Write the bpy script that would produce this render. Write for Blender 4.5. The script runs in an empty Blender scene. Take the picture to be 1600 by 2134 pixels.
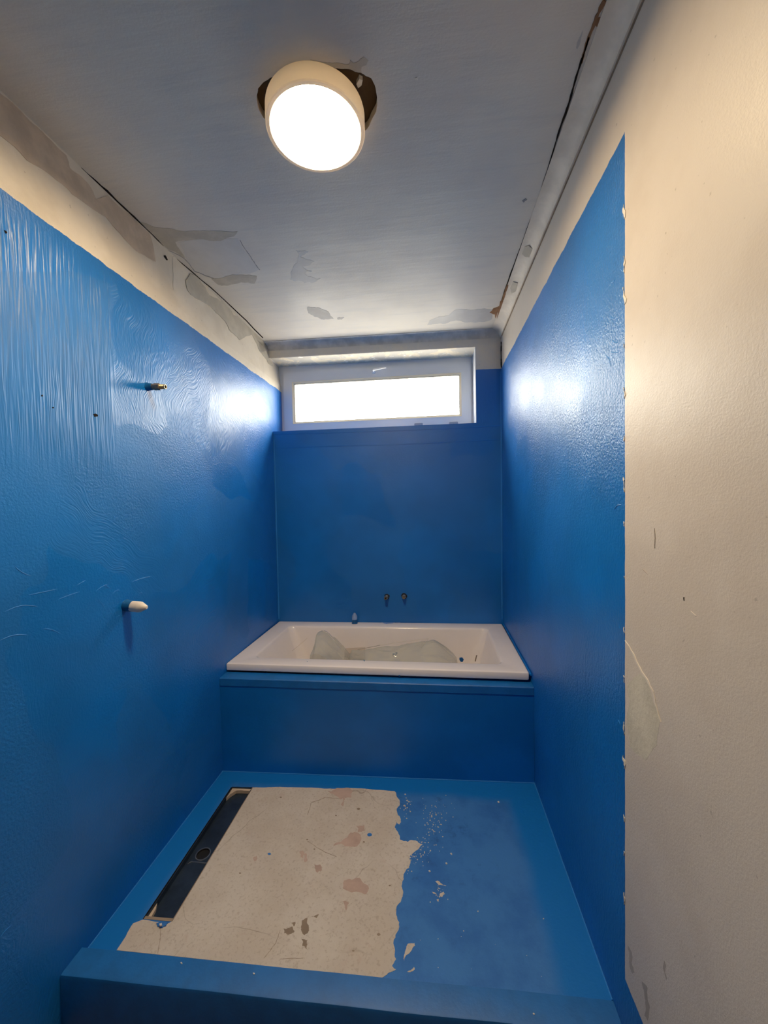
import bpy, bmesh, math, random
import numpy as np
from mathutils import Vector, Matrix, noise
from mathutils.geometry import tessellate_polygon

S = bpy.context.scene
COL = S.collection

# ------------------------------------------------------------------ camera
W = 1.75                     # room width
ZO = 1.70                    # camera height
CX = 1.2326
YAW, PITCH, ROLL, FPX = .1252, -.0301, -.0189, 810.0
cy_, sy_ = math.cos(YAW), math.sin(YAW)
cp_, sp_ = math.cos(PITCH), math.sin(PITCH)
FW = Vector((-sy_*cp_, cy_*cp_, sp_))
r0 = Vector((cy_, sy_, 0)); u0 = r0.cross(FW)
RT = r0*math.cos(ROLL) + u0*math.sin(ROLL)
UP = -r0*math.sin(ROLL) + u0*math.cos(ROLL)
CAM = Vector((CX, 0, ZO))
cd = bpy.data.cameras.new('camera')
cd.sensor_fit = 'HORIZONTAL'; cd.sensor_width = 36; cd.lens = FPX*36/1600
cd.clip_start = .01
co = bpy.data.objects.new('camera', cd); COL.objects.link(co)
M = Matrix((RT, UP, -FW)).transposed().to_4x4(); M.translation = CAM
co.matrix_world = M
S.camera = co

# ------------------------------------------------------------------ sky, light, exposure
wd = bpy.data.worlds.new('overcast_sky'); S.world = wd; wd.use_nodes = True
bg = wd.node_tree.nodes['Background']
# bright overcast sky above the horizon, paler warm ground light below it
wt = wd.node_tree; tc = wt.nodes.new('ShaderNodeTexCoord'); sx = wt.nodes.new('ShaderNodeSeparateXYZ'); wt.links.new(tc.outputs['Generated'], sx.inputs[0])
mr = wt.nodes.new('ShaderNodeMapRange'); mr.interpolation_type = 'SMOOTHSTEP'; mr.inputs[1].default_value = -.06; mr.inputs[2].default_value = .10; wt.links.new(sx.outputs[2], mr.inputs[0])
mx_ = wt.nodes.new('ShaderNodeMix'); mx_.data_type = 'RGBA'; wt.links.new(mr.outputs[0], mx_.inputs[0])
mx_.inputs[6].default_value = (9.5, 8.6, 7.2, 1); mx_.inputs[7].default_value = (17, 16.1, 14.2, 1)
wt.links.new(mx_.outputs[2], bg.inputs[0]); bg.inputs[1].default_value = 1.0
S.view_settings.view_transform = 'Standard'; S.view_settings.look = 'None'
S.view_settings.gamma = 1; S.view_settings.use_curve_mapping = False
S.view_settings.exposure = 0.18
LAMP_E = 170.0
S.cycles.use_denoising = True
S.cycles.use_adaptive_sampling = True; S.cycles.adaptive_threshold = .02
S.cycles.max_bounces = 8; S.cycles.diffuse_bounces = 5; S.cycles.glossy_bounces = 4
S.cycles.transparent_max_bounces = 12
S.cycles.sample_clamp_indirect = 6
S.cycles.caustics_reflective = False; S.cycles.caustics_refractive = False

# ------------------------------------------------------------------ planes of the room
zc = 1.2343 + ZO             # ceiling height
B, TB = 2.9763, .0517        # window wall, and how far it is out of square
A, TA = 2.092, .0433         # face of the bath surround
K, TK = 1.1213, .0502        # face of the shower kerb
ZK = .18                     # kerb top
def yb(x, o=0): return B + TB*(x/W - .5) + o
def ya(x): return A + TA*(x/W - .5)
def yk(x): return K + TK*(x/W - .5)
def zfl(x): return .161 + .0257*(x/W - .5)     # shower floor falls towards the drain
def xl(y, z): return -.0089*(y-2) - .0013*(z-ZO)
def hit(u, v, p0, n):
    d = FW + RT*((u-800)/FPX) - UP*((v-1067)/FPX)
    n = Vector(n); return CAM + d*((Vector(p0)-CAM).dot(n)/d.dot(n))
def on_left(u, v): return hit(u, v, (0, 2, ZO), (1, .0089, .0013))
def on_right(u, v): return hit(u, v, (W, 0, 0), (1, 0, 0))
def on_back(u, v, o=0): return hit(u, v, (W/2, B+o, 0), (-TB/W, 1, 0))
def on_ceiling(u, v): return hit(u, v, (0, 0, zc), (0, 0, 1))
def on_floor(u, v): return hit(u, v, (W/2, 0, .161), (-.0257/W, 0, 1))
def on_z(z): return lambda u, v: hit(u, v, (0, 0, z), (0, 0, 1))
def on_y(y): return lambda u, v: hit(u, v, (0, y, 0), (0, 1, 0))

# ------------------------------------------------------------------ node helpers
class N:
    def __init__(s, name):
        s.m = bpy.data.materials.new(name); s.m.use_nodes = True
        s.t = s.m.node_tree; s.t.nodes.clear()
        s.out = s.t.nodes.new('ShaderNodeOutputMaterial')
        s.co = s.n('ShaderNodeTexCoord').outputs['Object']
    def n(s, kind, **kw):
        x = s.t.nodes.new(kind)
        for k, v in kw.items(): setattr(x, k, v)
        return x
    def set(s, sock, v):
        if isinstance(v, bpy.types.NodeSocket): s.t.links.new(v, sock)
        elif isinstance(v, (tuple, list)) and sock.type == 'RGBA' and len(v) == 3: sock.default_value = (*v, 1)
        else: sock.default_value = v
    def math(s, op, a, b=None, clamp=False):
        x = s.n('ShaderNodeMath', operation=op, use_clamp=clamp); s.set(x.inputs[0], a)
        if b is not None: s.set(x.inputs[1], b)
        return x.outputs[0]
    def sep(s, v=None):
        x = s.n('ShaderNodeSeparateXYZ'); s.set(x.inputs[0], v or s.co); return x.outputs
    def comb(s, a, b, c):
        x = s.n('ShaderNodeCombineXYZ')
        for i, v in enumerate((a, b, c)): s.set(x.inputs[i], v)
        return x.outputs[0]
    def scale(s, v, sc):
        x = s.n('ShaderNodeMapping'); s.set(x.inputs[0], v); x.inputs['Scale'].default_value = sc; return x.outputs[0]
    def noise(s, sc, detail=3, rough=.55, v=None, dist=0):
        x = s.n('ShaderNodeTexNoise'); s.set(x.inputs['Vector'], v or s.co)
        x.inputs['Scale'].default_value = sc; x.inputs['Detail'].default_value = detail
        x.inputs['Roughness'].default_value = rough; x.inputs['Distortion'].default_value = dist
        return x.outputs[0]
    def ramp(s, f, a, b, lo=0., hi=1., smooth=True):
        x = s.n('ShaderNodeMapRange', interpolation_type='SMOOTHSTEP' if smooth else 'LINEAR')
        s.set(x.inputs[0], f)
        for i, v in zip((1, 2, 3, 4), (a, b, lo, hi)): x.inputs[i].default_value = v
        return x.outputs[0]
    def mix(s, f, a, b):
        x = s.n('ShaderNodeMix', data_type='RGBA'); s.set(x.inputs[0], f); s.set(x.inputs[6], a); s.set(x.inputs[7], b)
        return x.outputs[2]
    def mixf(s, f, a, b):
        x = s.n('ShaderNodeMix', data_type='FLOAT'); s.set(x.inputs[0], f); s.set(x.inputs[2], a); s.set(x.inputs[3], b)
        return x.outputs[0]
    def bump(s, h, strength, dist, nrm=None):
        x = s.n('ShaderNodeBump'); s.set(x.inputs['Strength'], strength); x.inputs['Distance'].default_value = dist
        s.set(x.inputs['Height'], h)
        if nrm: s.set(x.inputs['Normal'], nrm)
        return x.outputs[0]
    def bsdf(s, color, rough, normal=None, metal=0, ior=1.5, spec=.5, coat=0):
        x = s.n('ShaderNodeBsdfPrincipled'); s.set(x.inputs['Base Color'], color); s.set(x.inputs['Roughness'], rough)
        x.inputs['Metallic'].default_value = metal; x.inputs['IOR'].default_value = ior
        s.set(x.inputs['Specular IOR Level'], spec); x.inputs['Coat Weight'].default_value = coat
        if normal: s.set(x.inputs['Normal'], normal)
        s.t.links.new(x.outputs[0], s.out.inputs[0]); return x

def lin(r, g, b):
    f = lambda c: (c/255/12.92) if c <= 10 else ((c/255+.055)/1.055)**2.4
    return (f(r), f(g), f(b))

BLUE = (.002, .155, .53)
def brush_relief(k, swap=False):
    """roller and brush marks: patches of strokes, each patch with a direction of its own"""
    x, y, z = k.sep()
    p = k.comb(y, z, 0.0) if not swap else k.comb(x, z, 0.0)
    wob = k.n('ShaderNodeTexNoise'); k.set(wob.inputs['Vector'], p); wob.inputs['Scale'].default_value = 2.6
    w2 = k.n('ShaderNodeVectorMath', operation='MULTIPLY_ADD'); k.set(w2.inputs[0], wob.outputs['Color'])
    w2.inputs[1].default_value = (.35, .35, 0); k.set(w2.inputs[2], p); pw = w2.outputs[0]
    vor = k.n('ShaderNodeTexVoronoi', voronoi_dimensions='2D'); k.set(vor.inputs['Vector'], pw); vor.inputs['Scale'].default_value = 2.7
    cr = k.sep(vor.outputs['Color'])
    ang = k.math('MULTIPLY_ADD', cr[0], 1.9); ang.node.inputs[2].default_value = -.95
    rot = k.n('ShaderNodeVectorRotate', rotation_type='Z_AXIS'); k.set(rot.inputs['Vector'], pw); k.set(rot.inputs['Angle'], ang)
    st = k.noise(1, 2, .5, v=k.scale(rot.outputs[0], (150, 24, 1)), dist=.3)
    return st, cr, p, vor

def blue_wall(name, mask, plain, plain_rough, swap=False, stroke=None, even=False, strength=.7, smooth=.0):
    k = N(name)
    x, y, z = k.sep()
    jag = k.math('MULTIPLY_ADD', k.noise(9, 6, .7), .03); jag.node.inputs[2].default_value = -.015
    m = mask(k, x, y, z, jag)
    st, cr, p, vor = brush_relief(k, swap)
    fine = k.noise(120, 3, .6)
    h = k.mixf(k.ramp(cr[1], .25, .8), fine, st) if not even else k.mixf(.45, fine, k.noise(1, 2, .5, v=k.scale(p, (130, 34, 1)), dist=.6))
    if stroke:                               # long vertical brush strokes near the front of the left wall
        lines = k.noise(1, 1, .5, v=k.scale(p, (95, 5, 1)), dist=.8)
        f = stroke(k, y, z)
        h = k.mixf(f, h, k.math('MULTIPLY', lines, 2.6))
    amt = k.ramp(k.noise(2.3, 2), .35, .65, strength*.5, strength)
    nb = k.bump(h, amt, .004 if not even else .0052)
    nb = k.bump(k.noise(3.0, 2, .5), .35, .02, nb)
    tone = k.ramp(k.noise(1.7, 3, .6), .3, .7, 0, 1)
    blue = k.mix(tone, tuple(c*.86 for c in BLUE), tuple(c*1.12 for c in BLUE))
    blue = k.mix(k.ramp(cr[2], .0, 1, 0, .22), blue, (.012, .15, .42))
    rb = k.ramp(cr[2], 0, 1, .36, .50) if not even else k.ramp(k.noise(1.3, 2), .3, .7, .33, .41)
    col = k.mix(m, plain(k, x, y, z), blue)
    hp = k.noise(210, 3, .6)
    nw = k.bump(hp, .22, .003, k.bump(k.noise(4, 3), .25, .012))
    mx = k.n('ShaderNodeMix', data_type='VECTOR'); k.set(mx.inputs[0], m); k.set(mx.inputs[4], nw); k.set(mx.inputs[5], nb)
    k.bsdf(col, k.mixf(m, plain_rough, rb), mx.outputs[1], spec=k.mixf(m, .5, .62))
    return k.m

def plaster_color(base, other, scale=2.2):
    def f(k, x, y, z):
        a = k.mix(k.ramp(k.noise(scale, 5, .65), .42, .60), base, other)
        spk = k.ramp(k.noise(60, 2), .70, .76)
        return k.mix(k.math('MULTIPLY', spk, .35), a, lin(120, 108, 96))
    return f
def mask_left(k, x, y, z, jag):
    e = k.math('ADD', z, jag); return k.math('LESS_THAN', e, 2.620)
def mask_right(k, x, y, z, jag):
    j2 = k.math('MULTIPLY', jag, .35)
    a = k.math('LESS_THAN', k.math('ADD', z, jag), 2.66)
    b = k.math('GREATER_THAN', k.math('ADD', y, j2), 1.1286)
    c = k.math('LESS_THAN', k.math('ADD', z, j2), .339)
    return k.math('MAXIMUM', k.math('MULTIPLY', a, b), c)
def mask_back(k, x, y, z, jag):
    a = k.math('LESS_THAN', k.math('ADD', z, k.math('MULTIPLY', jag, .3)), 2.661)
    # the reveal of the window stays bare; the paint stops 1 cm round the corner
    return a

CREAM = lin(226, 216, 200)
M_left = blue_wall('blue_paint_on_left_wall', mask_left, plaster_color(CREAM, lin(214, 203, 186)), .55,
    stroke=lambda k, y, z: k.math('MULTIPLY', k.ramp(y, 1.42, 1.36), k.math('MULTIPLY', k.ramp(z, 1.75, 2.0), k.ramp(z, 2.62, 2.5))))
M_right = blue_wall('paint_on_right_wall', mask_right, plaster_color(lin(212, 203, 192), lin(207, 197, 185)), .44, even=True, strength=1.0)
M_back = blue_wall('paint_on_window_wall', mask_back, plaster_color(lin(220, 215, 208), lin(228, 220, 206), 6), .6, swap=True, strength=.18)

def simple(name, color, rough, metal=0, bs=0, bscale=40, var=.0, spec=.5):
    k = N(name)
    c = k.mix(k.ramp(k.noise(bscale*.2, 4, .6), .35, .65), tuple(v*(1-var) for v in color), tuple(min(1, v*(1+var)) for v in color)) if var else color
    nb = k.bump(k.noise(bscale, 4, .6), bs, .004) if bs else None
    k.bsdf(c, rough, nb, metal, spec=spec); return k.m

def ceiling_mat():
    k = N('ceiling_paint')
    x, y, z = k.sep()
    c = k.mix(k.ramp(k.noise(1.4, 4, .6), .38, .62), lin(212, 205, 196), lin(222, 215, 203))
    streak = k.noise(1, 4, .6, v=k.scale(k.co, (2.2, 16, 1)))
    c = k.mix(k.math('MULTIPLY', k.ramp(streak, .5, .68), .35), c, lin(198, 195, 191))
    nb = k.bump(k.noise(120, 3, .6), .12, .003, k.bump(streak, .25, .006))
    k.bsdf(c, k.ramp(k.noise(2.5, 3), .3, .7, .44, .60), nb, spec=.3); return k.m
M_ceil = ceiling_mat()
def floor_mat():
    """waterproofing coat; a second, stronger coat runs round the perimeter"""
    k = N('waterproofing_membrane')
    x, y, z = k.sep()
    w = k.math('MULTIPLY_ADD', k.noise(2.5, 3), .09); w.node.inputs[2].default_value = -.045
    d = k.math('MINIMUM', k.math('SUBTRACT', 1.60, k.math('ADD', x, w)), k.math('SUBTRACT', 1.985, k.math('ADD', y, w)))
    d = k.math('MINIMUM', d, k.math('SUBTRACT', k.math('ADD', x, w), .12))
    m = k.ramp(d, -.03, .04)
    inner = k.mix(k.ramp(k.noise(7, 5, .65), .4, .7), lin(60, 124, 196), lin(46, 108, 182))
    c = k.mix(m, lin(10, 114, 196), inner)
    scuff = k.math('MULTIPLY', k.ramp(k.noise(14, 5, .7), .56, .70), k.ramp(k.noise(3, 2), .45, .6))
    c = k.mix(k.math('MULTIPLY', k.math('MULTIPLY', scuff, m), .55), c, lin(38, 88, 150))
    nb = k.bump(k.noise(90, 4, .6), .25, .003)
    k.bsdf(c, k.mixf(m, .5, .62), nb, spec=.35); return k.m
M_floor = floor_mat()
def membrane_plain():
    k = N('blue_membrane')
    c = k.mix(k.ramp(k.noise(2.5, 4, .6), .35, .65), tuple(v*.9 for v in BLUE), tuple(v*1.08 for v in BLUE))
    k.bsdf(c, .42, k.bump(k.noise(80, 4, .6), .18, .003)); return k.m
M_blue = membrane_plain()
M_kerb = simple('kerb_membrane', lin(16, 104, 178), .5, bs=.2, bscale=70, var=.08)
M_bead = simple('membrane_edge', lin(50, 136, 214), .45)
def screed_mat():
    k = N('bare_screed')
    c = k.mix(k.ramp(k.noise(4, 5, .7), .35, .65), lin(212, 204, 194), lin(202, 192, 180))
    c = k.mix(k.math('MULTIPLY', k.ramp(k.noise(90, 4, .7), .52, .66), .5), c, lin(172, 158, 144))
    c = k.mix(k.math('MULTIPLY', k.ramp(k.noise(9, 5, .7), .60, .70), .35), c, lin(196, 170, 158))
    # hair cracks
    v = k.n('ShaderNodeTexVoronoi', feature='DISTANCE_TO_EDGE'); k.set(v.inputs['Vector'], k.mix(.12, k.co, k.n('ShaderNodeTexNoise').outputs['Color']))
    v.inputs['Scale'].default_value = 2.3
    cr = k.math('MULTIPLY', k.ramp(v.outputs[0], .006, .0), k.ramp(k.noise(3, 2), .45, .6))
    c = k.mix(k.math('MULTIPLY', cr, .5), c, lin(120, 100, 84))
    k.bsdf(c, .85, k.bump(k.noise(140, 4, .7), .35, .003), spec=.2); return k.m
M_screed = screed_mat()
M_taupe = simple('bare_plaster', lin(200, 182, 162), .8, bs=.15, bscale=60, var=.10, spec=.2)
M_taupe2 = simple('grey_filler', lin(190, 182, 168), .7, bs=.15, bscale=60, var=.08, spec=.3)
M_pale = simple('pale_filler', lin(222, 214, 200), .6, bs=.1, bscale=60, var=.05, spec=.3)
M_gray = simple('grey_undercoat', lin(140, 138, 140), .5, bs=.1, bscale=60, var=.10)
M_haze2 = simple('thin_undercoat', lin(203, 199, 193), .45, bs=.1, bscale=60, var=.03)
M_haze = simple('dull_undercoat', lin(184, 182, 180), .5, bs=.1, bscale=60, var=.05)
M_cove = simple('cove_plaster', lin(226, 216, 202), .65, bs=.12, bscale=50, var=.08, spec=.3)
M_coveg = simple('grey_cove_plaster', lin(206, 202, 196), .6, bs=.12, bscale=50, var=.14, spec=.3)
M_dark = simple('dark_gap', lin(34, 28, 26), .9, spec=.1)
M_brown = simple('bare_board', lin(96, 78, 58), .9, bs=.3, bscale=50, var=.15, spec=.1)
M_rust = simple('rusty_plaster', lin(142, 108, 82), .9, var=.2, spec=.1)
M_white = simple('white_acrylic', lin(244, 236, 232), .16, var=.01)
M_pvc = simple('white_pvc', lin(226, 230, 238), .32)
M_gasket = simple('rubber_seal', lin(60, 58, 58), .7)
M_beadpvc = simple('cream_bead', lin(236, 222, 196), .4)
def lamp_shell():
    """opal plastic drum: mostly opaque, lets a little of the lamp's light through"""
    k = N('opal_lamp_shell')
    d = k.n('ShaderNodeBsdfDiffuse'); d.inputs[0].default_value = (*lin(240, 230, 216), 1)
    t = k.n('ShaderNodeBsdfTranslucent'); t.inputs[0].default_value = (.95, .92, .84, 1)
    m = k.n('ShaderNodeMixShader'); m.inputs[0].default_value = .13; k.set(m.inputs[1], d.outputs[0]); k.set(m.inputs[2], t.outputs[0])
    k.t.links.new(m.outputs[0], k.out.inputs[0]); return k.m
M_lampw = lamp_shell()
M_brass = simple('brass', (.42, .33, .21), .38, metal=1, bs=.1, bscale=200, var=.2)
M_steel = simple('dull_steel', (.56, .52, .47), .36, metal=1, bs=.1, bscale=200, var=.15)
M_tray = simple('dusty_channel_steel', lin(58, 72, 88), .38, metal=.6, bs=.15, bscale=50, var=.22)
M_black = simple('black_inside', (.004, .004, .005), .6)
M_cap = simple('white_plastic_cap', lin(226, 216, 204), .42, var=.05)
M_capb = simple('blue_smeared_cap', lin(140, 164, 206), .45, bs=.2, bscale=80, var=.2)
M_capdark = simple('membrane_collar', lin(16, 92, 150), .45, bs=.3, bscale=90, var=.2)
M_pink = simple('pink_stain', lin(190, 166, 154), .85, var=.12, spec=.2)
M_umber = simple('brown_stain_and_shade', lin(150, 134, 118), .85, var=.15, spec=.2)
M_smudge = simple('grey_smudge', lin(168, 158, 146), .5, var=.1)
M_card = simple('packing_card', lin(206, 192, 180), .7)
def emit(name, c, s):
    k = N(name); e = k.n('ShaderNodeEmission'); e.inputs[0].default_value = (*c, 1); e.inputs[1].default_value = s
    k.t.links.new(e.outputs[0], k.out.inputs[0]); return k.m
M_glow = emit('lamp_glow', (1, .76, .46), LAMP_E)
def glass_mat():
    k = N('window_glass')
    t = k.n('ShaderNodeBsdfTransparent'); t.inputs[0].default_value = (.97, .98, .975, 1)
    g = k.n('ShaderNodeBsdfGlossy'); g.inputs['Roughness'].default_value = .02
    f = k.n('ShaderNodeFresnel'); k.set(f.inputs[0], k.mixf(k.n('ShaderNodeNewGeometry').outputs['Backfacing'], 1.45, 1/1.45))   # thin sheet: same on both faces
    m = k.n('ShaderNodeMixShader'); k.set(m.inputs[0], f.outputs[0]); k.set(m.inputs[1], t.outputs[0]); k.set(m.inputs[2], g.outputs[0])
    k.t.links.new(m.outputs[0], k.out.inputs[0]); return k.m
M_glass = glass_mat()
def film_mat():
    k = N('clear_plastic_film')
    t = k.n('ShaderNodeBsdfTransparent'); t.inputs[0].default_value = (.93, .94, .91, 1)
    nb = k.bump(k.noise(26, 3, .5), .5, .01)
    g = k.n('ShaderNodeBsdfGlossy'); g.inputs['Roughness'].default_value = .12; k.set(g.inputs['Normal'], nb)
    d = k.n('ShaderNodeBsdfDiffuse'); d.inputs[0].default_value = (.74, .74, .68, 1); k.set(d.inputs['Normal'], nb)
    f = k.n('ShaderNodeFresnel'); k.set(f.inputs[0], k.mixf(k.n('ShaderNodeNewGeometry').outputs['Backfacing'], 1.5, 1/1.5)); k.set(f.inputs['Normal'], nb)
    m0 = k.n('ShaderNodeMixShader'); m0.inputs[0].default_value = .28; k.set(m0.inputs[1], t.outputs[0]); k.set(m0.inputs[2], d.outputs[0])
    m = k.n('ShaderNodeMixShader'); k.set(m.inputs[0], f.outputs[0]); k.set(m.inputs[1], m0.outputs[0]); k.set(m.inputs[2], g.outputs[0])
    k.t.links.new(m.outputs[0], k.out.inputs[0]); return k.m
M_film = film_mat()

# ------------------------------------------------------------------ object helpers
def obj(name, bm, mat, parent=None, smooth=False, kind=None):
    me = bpy.data.meshes.new(name)
    bmesh.ops.recalc_face_normals(bm, faces=bm.faces)
    if smooth:
        for f in bm.faces: f.smooth = True
        for e in bm.edges:
            if len(e.link_faces) == 2 and e.calc_face_angle(0) > .6: e.smooth = False
    bm.to_mesh(me); bm.free(); me.materials.append(mat)
    o = bpy.data.objects.new(name, me); COL.objects.link(o)
    if parent:
        o.parent = parent
        o.matrix_parent_inverse = Matrix.Translation(-parent.location)
    if kind: o['kind'] = kind
    return o
def tag(o, label, cat, group=None):
    o['label'] = label; o['category'] = cat
    if group: o['group'] = group
    return o
def thing(name, loc, label, cat, group=None):
    o = bpy.data.objects.new(name, None); COL.objects.link(o); o.location = loc; o.empty_display_size = .05
    return tag(o, label, cat, group)
def hexa(bm, p):
    """eight points: bottom loop of four, top loop of four"""
    v = [bm.verts.new(q) for q in p]
    for f in ((0,1,2,3), (4,5,6,7), (0,1,5,4), (1,2,6,5), (2,3,7,6), (3,0,4,7)): bm.faces.new([v[i] for i in f])
def box(bm, x0, x1, y0, y1, z0, z1):
    hexa(bm, [(x0,y0,z0),(x1,y0,z0),(x1,y1,z0),(x0,y1,z0),(x0,y0,z1),(x1,y0,z1),(x1,y1,z1),(x0,y1,z1)])
def loft(bm, loops, cap0=True, cap1=True, closed=True):
    rows = [[bm.verts.new(p) for p in l] for l in loops]
    n = len(rows[0])
    for a, b in zip(rows, rows[1:]):
        for i in range(n if closed else n-1):
            j = (i+1) % n; bm.faces.new((a[i], a[j], b[j], b[i]))
    if cap0: bm.faces.new(rows[0])
    if cap1: bm.faces.new(rows[-1])
    return rows
def lathe(bm, origin, axis, prof, seg=40, cap0=True, cap1=True, wob=0, seed=0):
    """prof: (distance along axis, radius)"""
    a = Vector(axis).normalized(); u = a.orthogonal().normalized(); w = a.cross(u); o = Vector(origin)
    loops = []
    for d, r in prof:
        l = []
        for i in range(seg):
            t = 2*math.pi*i/seg
            rr = r*(1 + wob*noise.noise(Vector((math.cos(t)*1.5+seed, math.sin(t)*1.5, d*40))))
            l.append(o + a*d + (u*math.cos(t) + w*math.sin(t))*rr)
        loops.append(l)
    loft(bm, loops, cap0, cap1)
def nut(bm, origin, axis, d0, d1, r):
    a = Vector(axis).normalized(); u = a.orthogonal().normalized(); w = a.cross(u); o = Vector(origin)
    ch = .12*r
    loops = []
    for d, rr in ((d0, r-ch), (d0+ch, r), (d1-ch, r), (d1, r-ch)):
        loops.append([o + a*d + (u*math.cos(t) + w*math.sin(t))*rr for t in [math.pi/3*i for i in range(6)]])
    loft(bm, loops)
def frac(pts, amp, levels=3, seed=1, closed=True, rough=.55):
    """roughen an outline by midpoint displacement; amp is a fraction of each edge length"""
    r = random.Random(seed); pts = [Vector(p) for p in pts]
    for _ in range(levels):
        out = []; n = len(pts)
        for i in range(n if closed else n-1):
            a, b = pts[i], pts[(i+1) % n]; d = b-a
            out.append(a); out.append((a+b)/2 + Vector((-d.y, d.x))*amp*r.uniform(-1, 1))
        if not closed: out.append(pts[-1])
        pts = out; amp *= rough**.3
    return pts
def prism(bm, pts3, n, t0, t1):
    """thin plate on a plane: outline pts3, from t0 to t1 along normal n"""
    n = Vector(n).normalized()
    lo = [bm.verts.new(Vector(p)+n*t0) for p in pts3]; hi = [bm.verts.new(Vector(p)+n*t1) for p in pts3]
    m = len(lo)
    for i in range(m):
        j = (i+1) % m; bm.faces.new((lo[i], lo[j], hi[j], hi[i]))
    for t in tessellate_polygon([[Vector(p) for p in pts3]]):
        try: bm.faces.new([hi[i] for i in t]); bm.faces.new([lo[i] for i in t])
        except ValueError: pass
NL, NR, NC, NF, NB = (1, .0089, .0013), (-1, 0, 0), (0, 0, -1), (0, 0, 1), (0, -1, 0)
def patch(name, plane, n, px, mat, parent, amp=.12, levels=3, seed=1, t=.0012, t0=-.002, kind=None):
    bm = bmesh.new(); outs = px if isinstance(px[0][0], (tuple, list)) else [px]
    for k, q in enumerate(outs):
        prism(bm, [plane(p.x, p.y) for p in frac(q, amp, levels, seed+k)], n, t0, t)
    return obj(name, bm, mat, parent, kind=kind)
def strip_px(line, widths, seed=1, amp=.04, levels=3):
    """outline of a thin uneven strip along a pixel line"""
    r = random.Random(seed); pts = frac(line, amp, levels, seed, closed=False)
    a, b = [], []
    for i, p in enumerate(pts):
        t = i/(len(pts)-1); k = t*(len(widths)-1); j = min(int(k), len(widths)-2); w = widths[j]+(widths[j+1]-widths[j])*(k-j)
        w *= r.uniform(.55, 1.35)
        q = pts[min(i+1, len(pts)-1)] - pts[max(i-1, 0)]; q.normalize(); nn = Vector((-q.y, q.x))
        a.append(p+nn*w/2); b.append(p-nn*w/2)
    return a + b[::-1]
def strip(name, plane, n, line, widths, mat, parent, seed=1, t=.001, amp=.04):
    bm = bmesh.new(); prism(bm, [plane(p.x, p.y) for p in strip_px(line, widths, seed, amp)], n, -.002, t)
    return obj(name, bm, mat, parent)
def tube(bm, pts, r, seg=8):
    pts = [Vector(p) for p in pts]; loops = []
    for i, p in enumerate(pts):
        d = (pts[min(i+1, len(pts)-1)] - pts[max(i-1, 0)]).normalized()
        u = d.cross(Vector((0, 0, 1)));  u = u.normalized() if u.length > .1 else d.orthogonal().normalized()
        w = d.cross(u); rr = r[i] if isinstance(r, (list, tuple)) else r
        loops.append([p + (u*math.cos(2*math.pi*j/seg) + w*math.sin(2*math.pi*j/seg))*rr for j in range(seg)])
    loft(bm, loops)
def structure(o): o['kind'] = 'structure'; return o

# ------------------------------------------------------------------ the room shell
Y0, Y1 = -1.5, 3.235
# floor of the room
bm = bmesh.new(); box(bm, -.15, W+.15, Y0-.1, Y1, -.1, 0)
structure(obj('floor', bm, simple('concrete_floor', lin(120, 112, 104), .8, bs=.2, var=.1)))
# left wall: blue below, bare plaster above, leaning back a little over a faint ledge
bm = bmesh.new()
loops = []
for y in (Y0, Y1):
    f = lambda z: xl(y, z)
    loops.append([(-.2, y, -.1), (f(0), y, 0), (f(2.672), y, 2.672), (f(2.672)-.0045, y, 2.6735), (-.0085+f(2.72), y, 2.7225),
                  (-.0122-.0089*(y-2), y, 2.7240), (-.027-.0089*(y-2), y, zc), (-.027-.0089*(y-2), y, zc+.12), (-.2, y, zc+.12)])
loft(bm, loops)
wall_left = structure(obj('wall_left', bm, M_left))
# right wall
bm = bmesh.new(); box(bm, W, W+.15, Y0, Y1, -.1, zc+.12)
wall_right = structure(obj('wall_right', bm, M_right))
# rear wall behind the camera
bm = bmesh.new(); box(bm, -.2, W+.15, Y0-.12, Y0, -.1, zc+.12)
structure(obj('wall_rear', bm, simple('rear_wall_paint', lin(205, 196, 184), .7)))
# window wall with its opening
OX0, OX1, OZ0, OZ1 = -.012, 1.567, 2.262, 2.832
WT = .225
def wallbox(bm, x0, x1, z0, z1, z0r=None, z1r=None):
    z0r = z0 if z0r is None else z0r; z1r = z1 if z1r is None else z1r
    hexa(bm, [(x0, yb(x0), z0), (x1, yb(x1), z0r), (x1, yb(x1, WT), z0r), (x0, yb(x0, WT), z0),
              (x0, yb(x0), z1), (x1, yb(x1), z1r), (x1, yb(x1, WT), z1r), (x0, yb(x0, WT), z1)])
bm = bmesh.new()
wallbox(bm, -.02, W+.02, -.1, 2.258, -.1, 2.268)
wallbox(bm, -.05, W+.02, OZ1, zc+.12)
wallbox(bm, OX1, W+.02, 2.266, OZ1)
wall_back = structure(obj('wall_back', bm, M_back))
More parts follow.
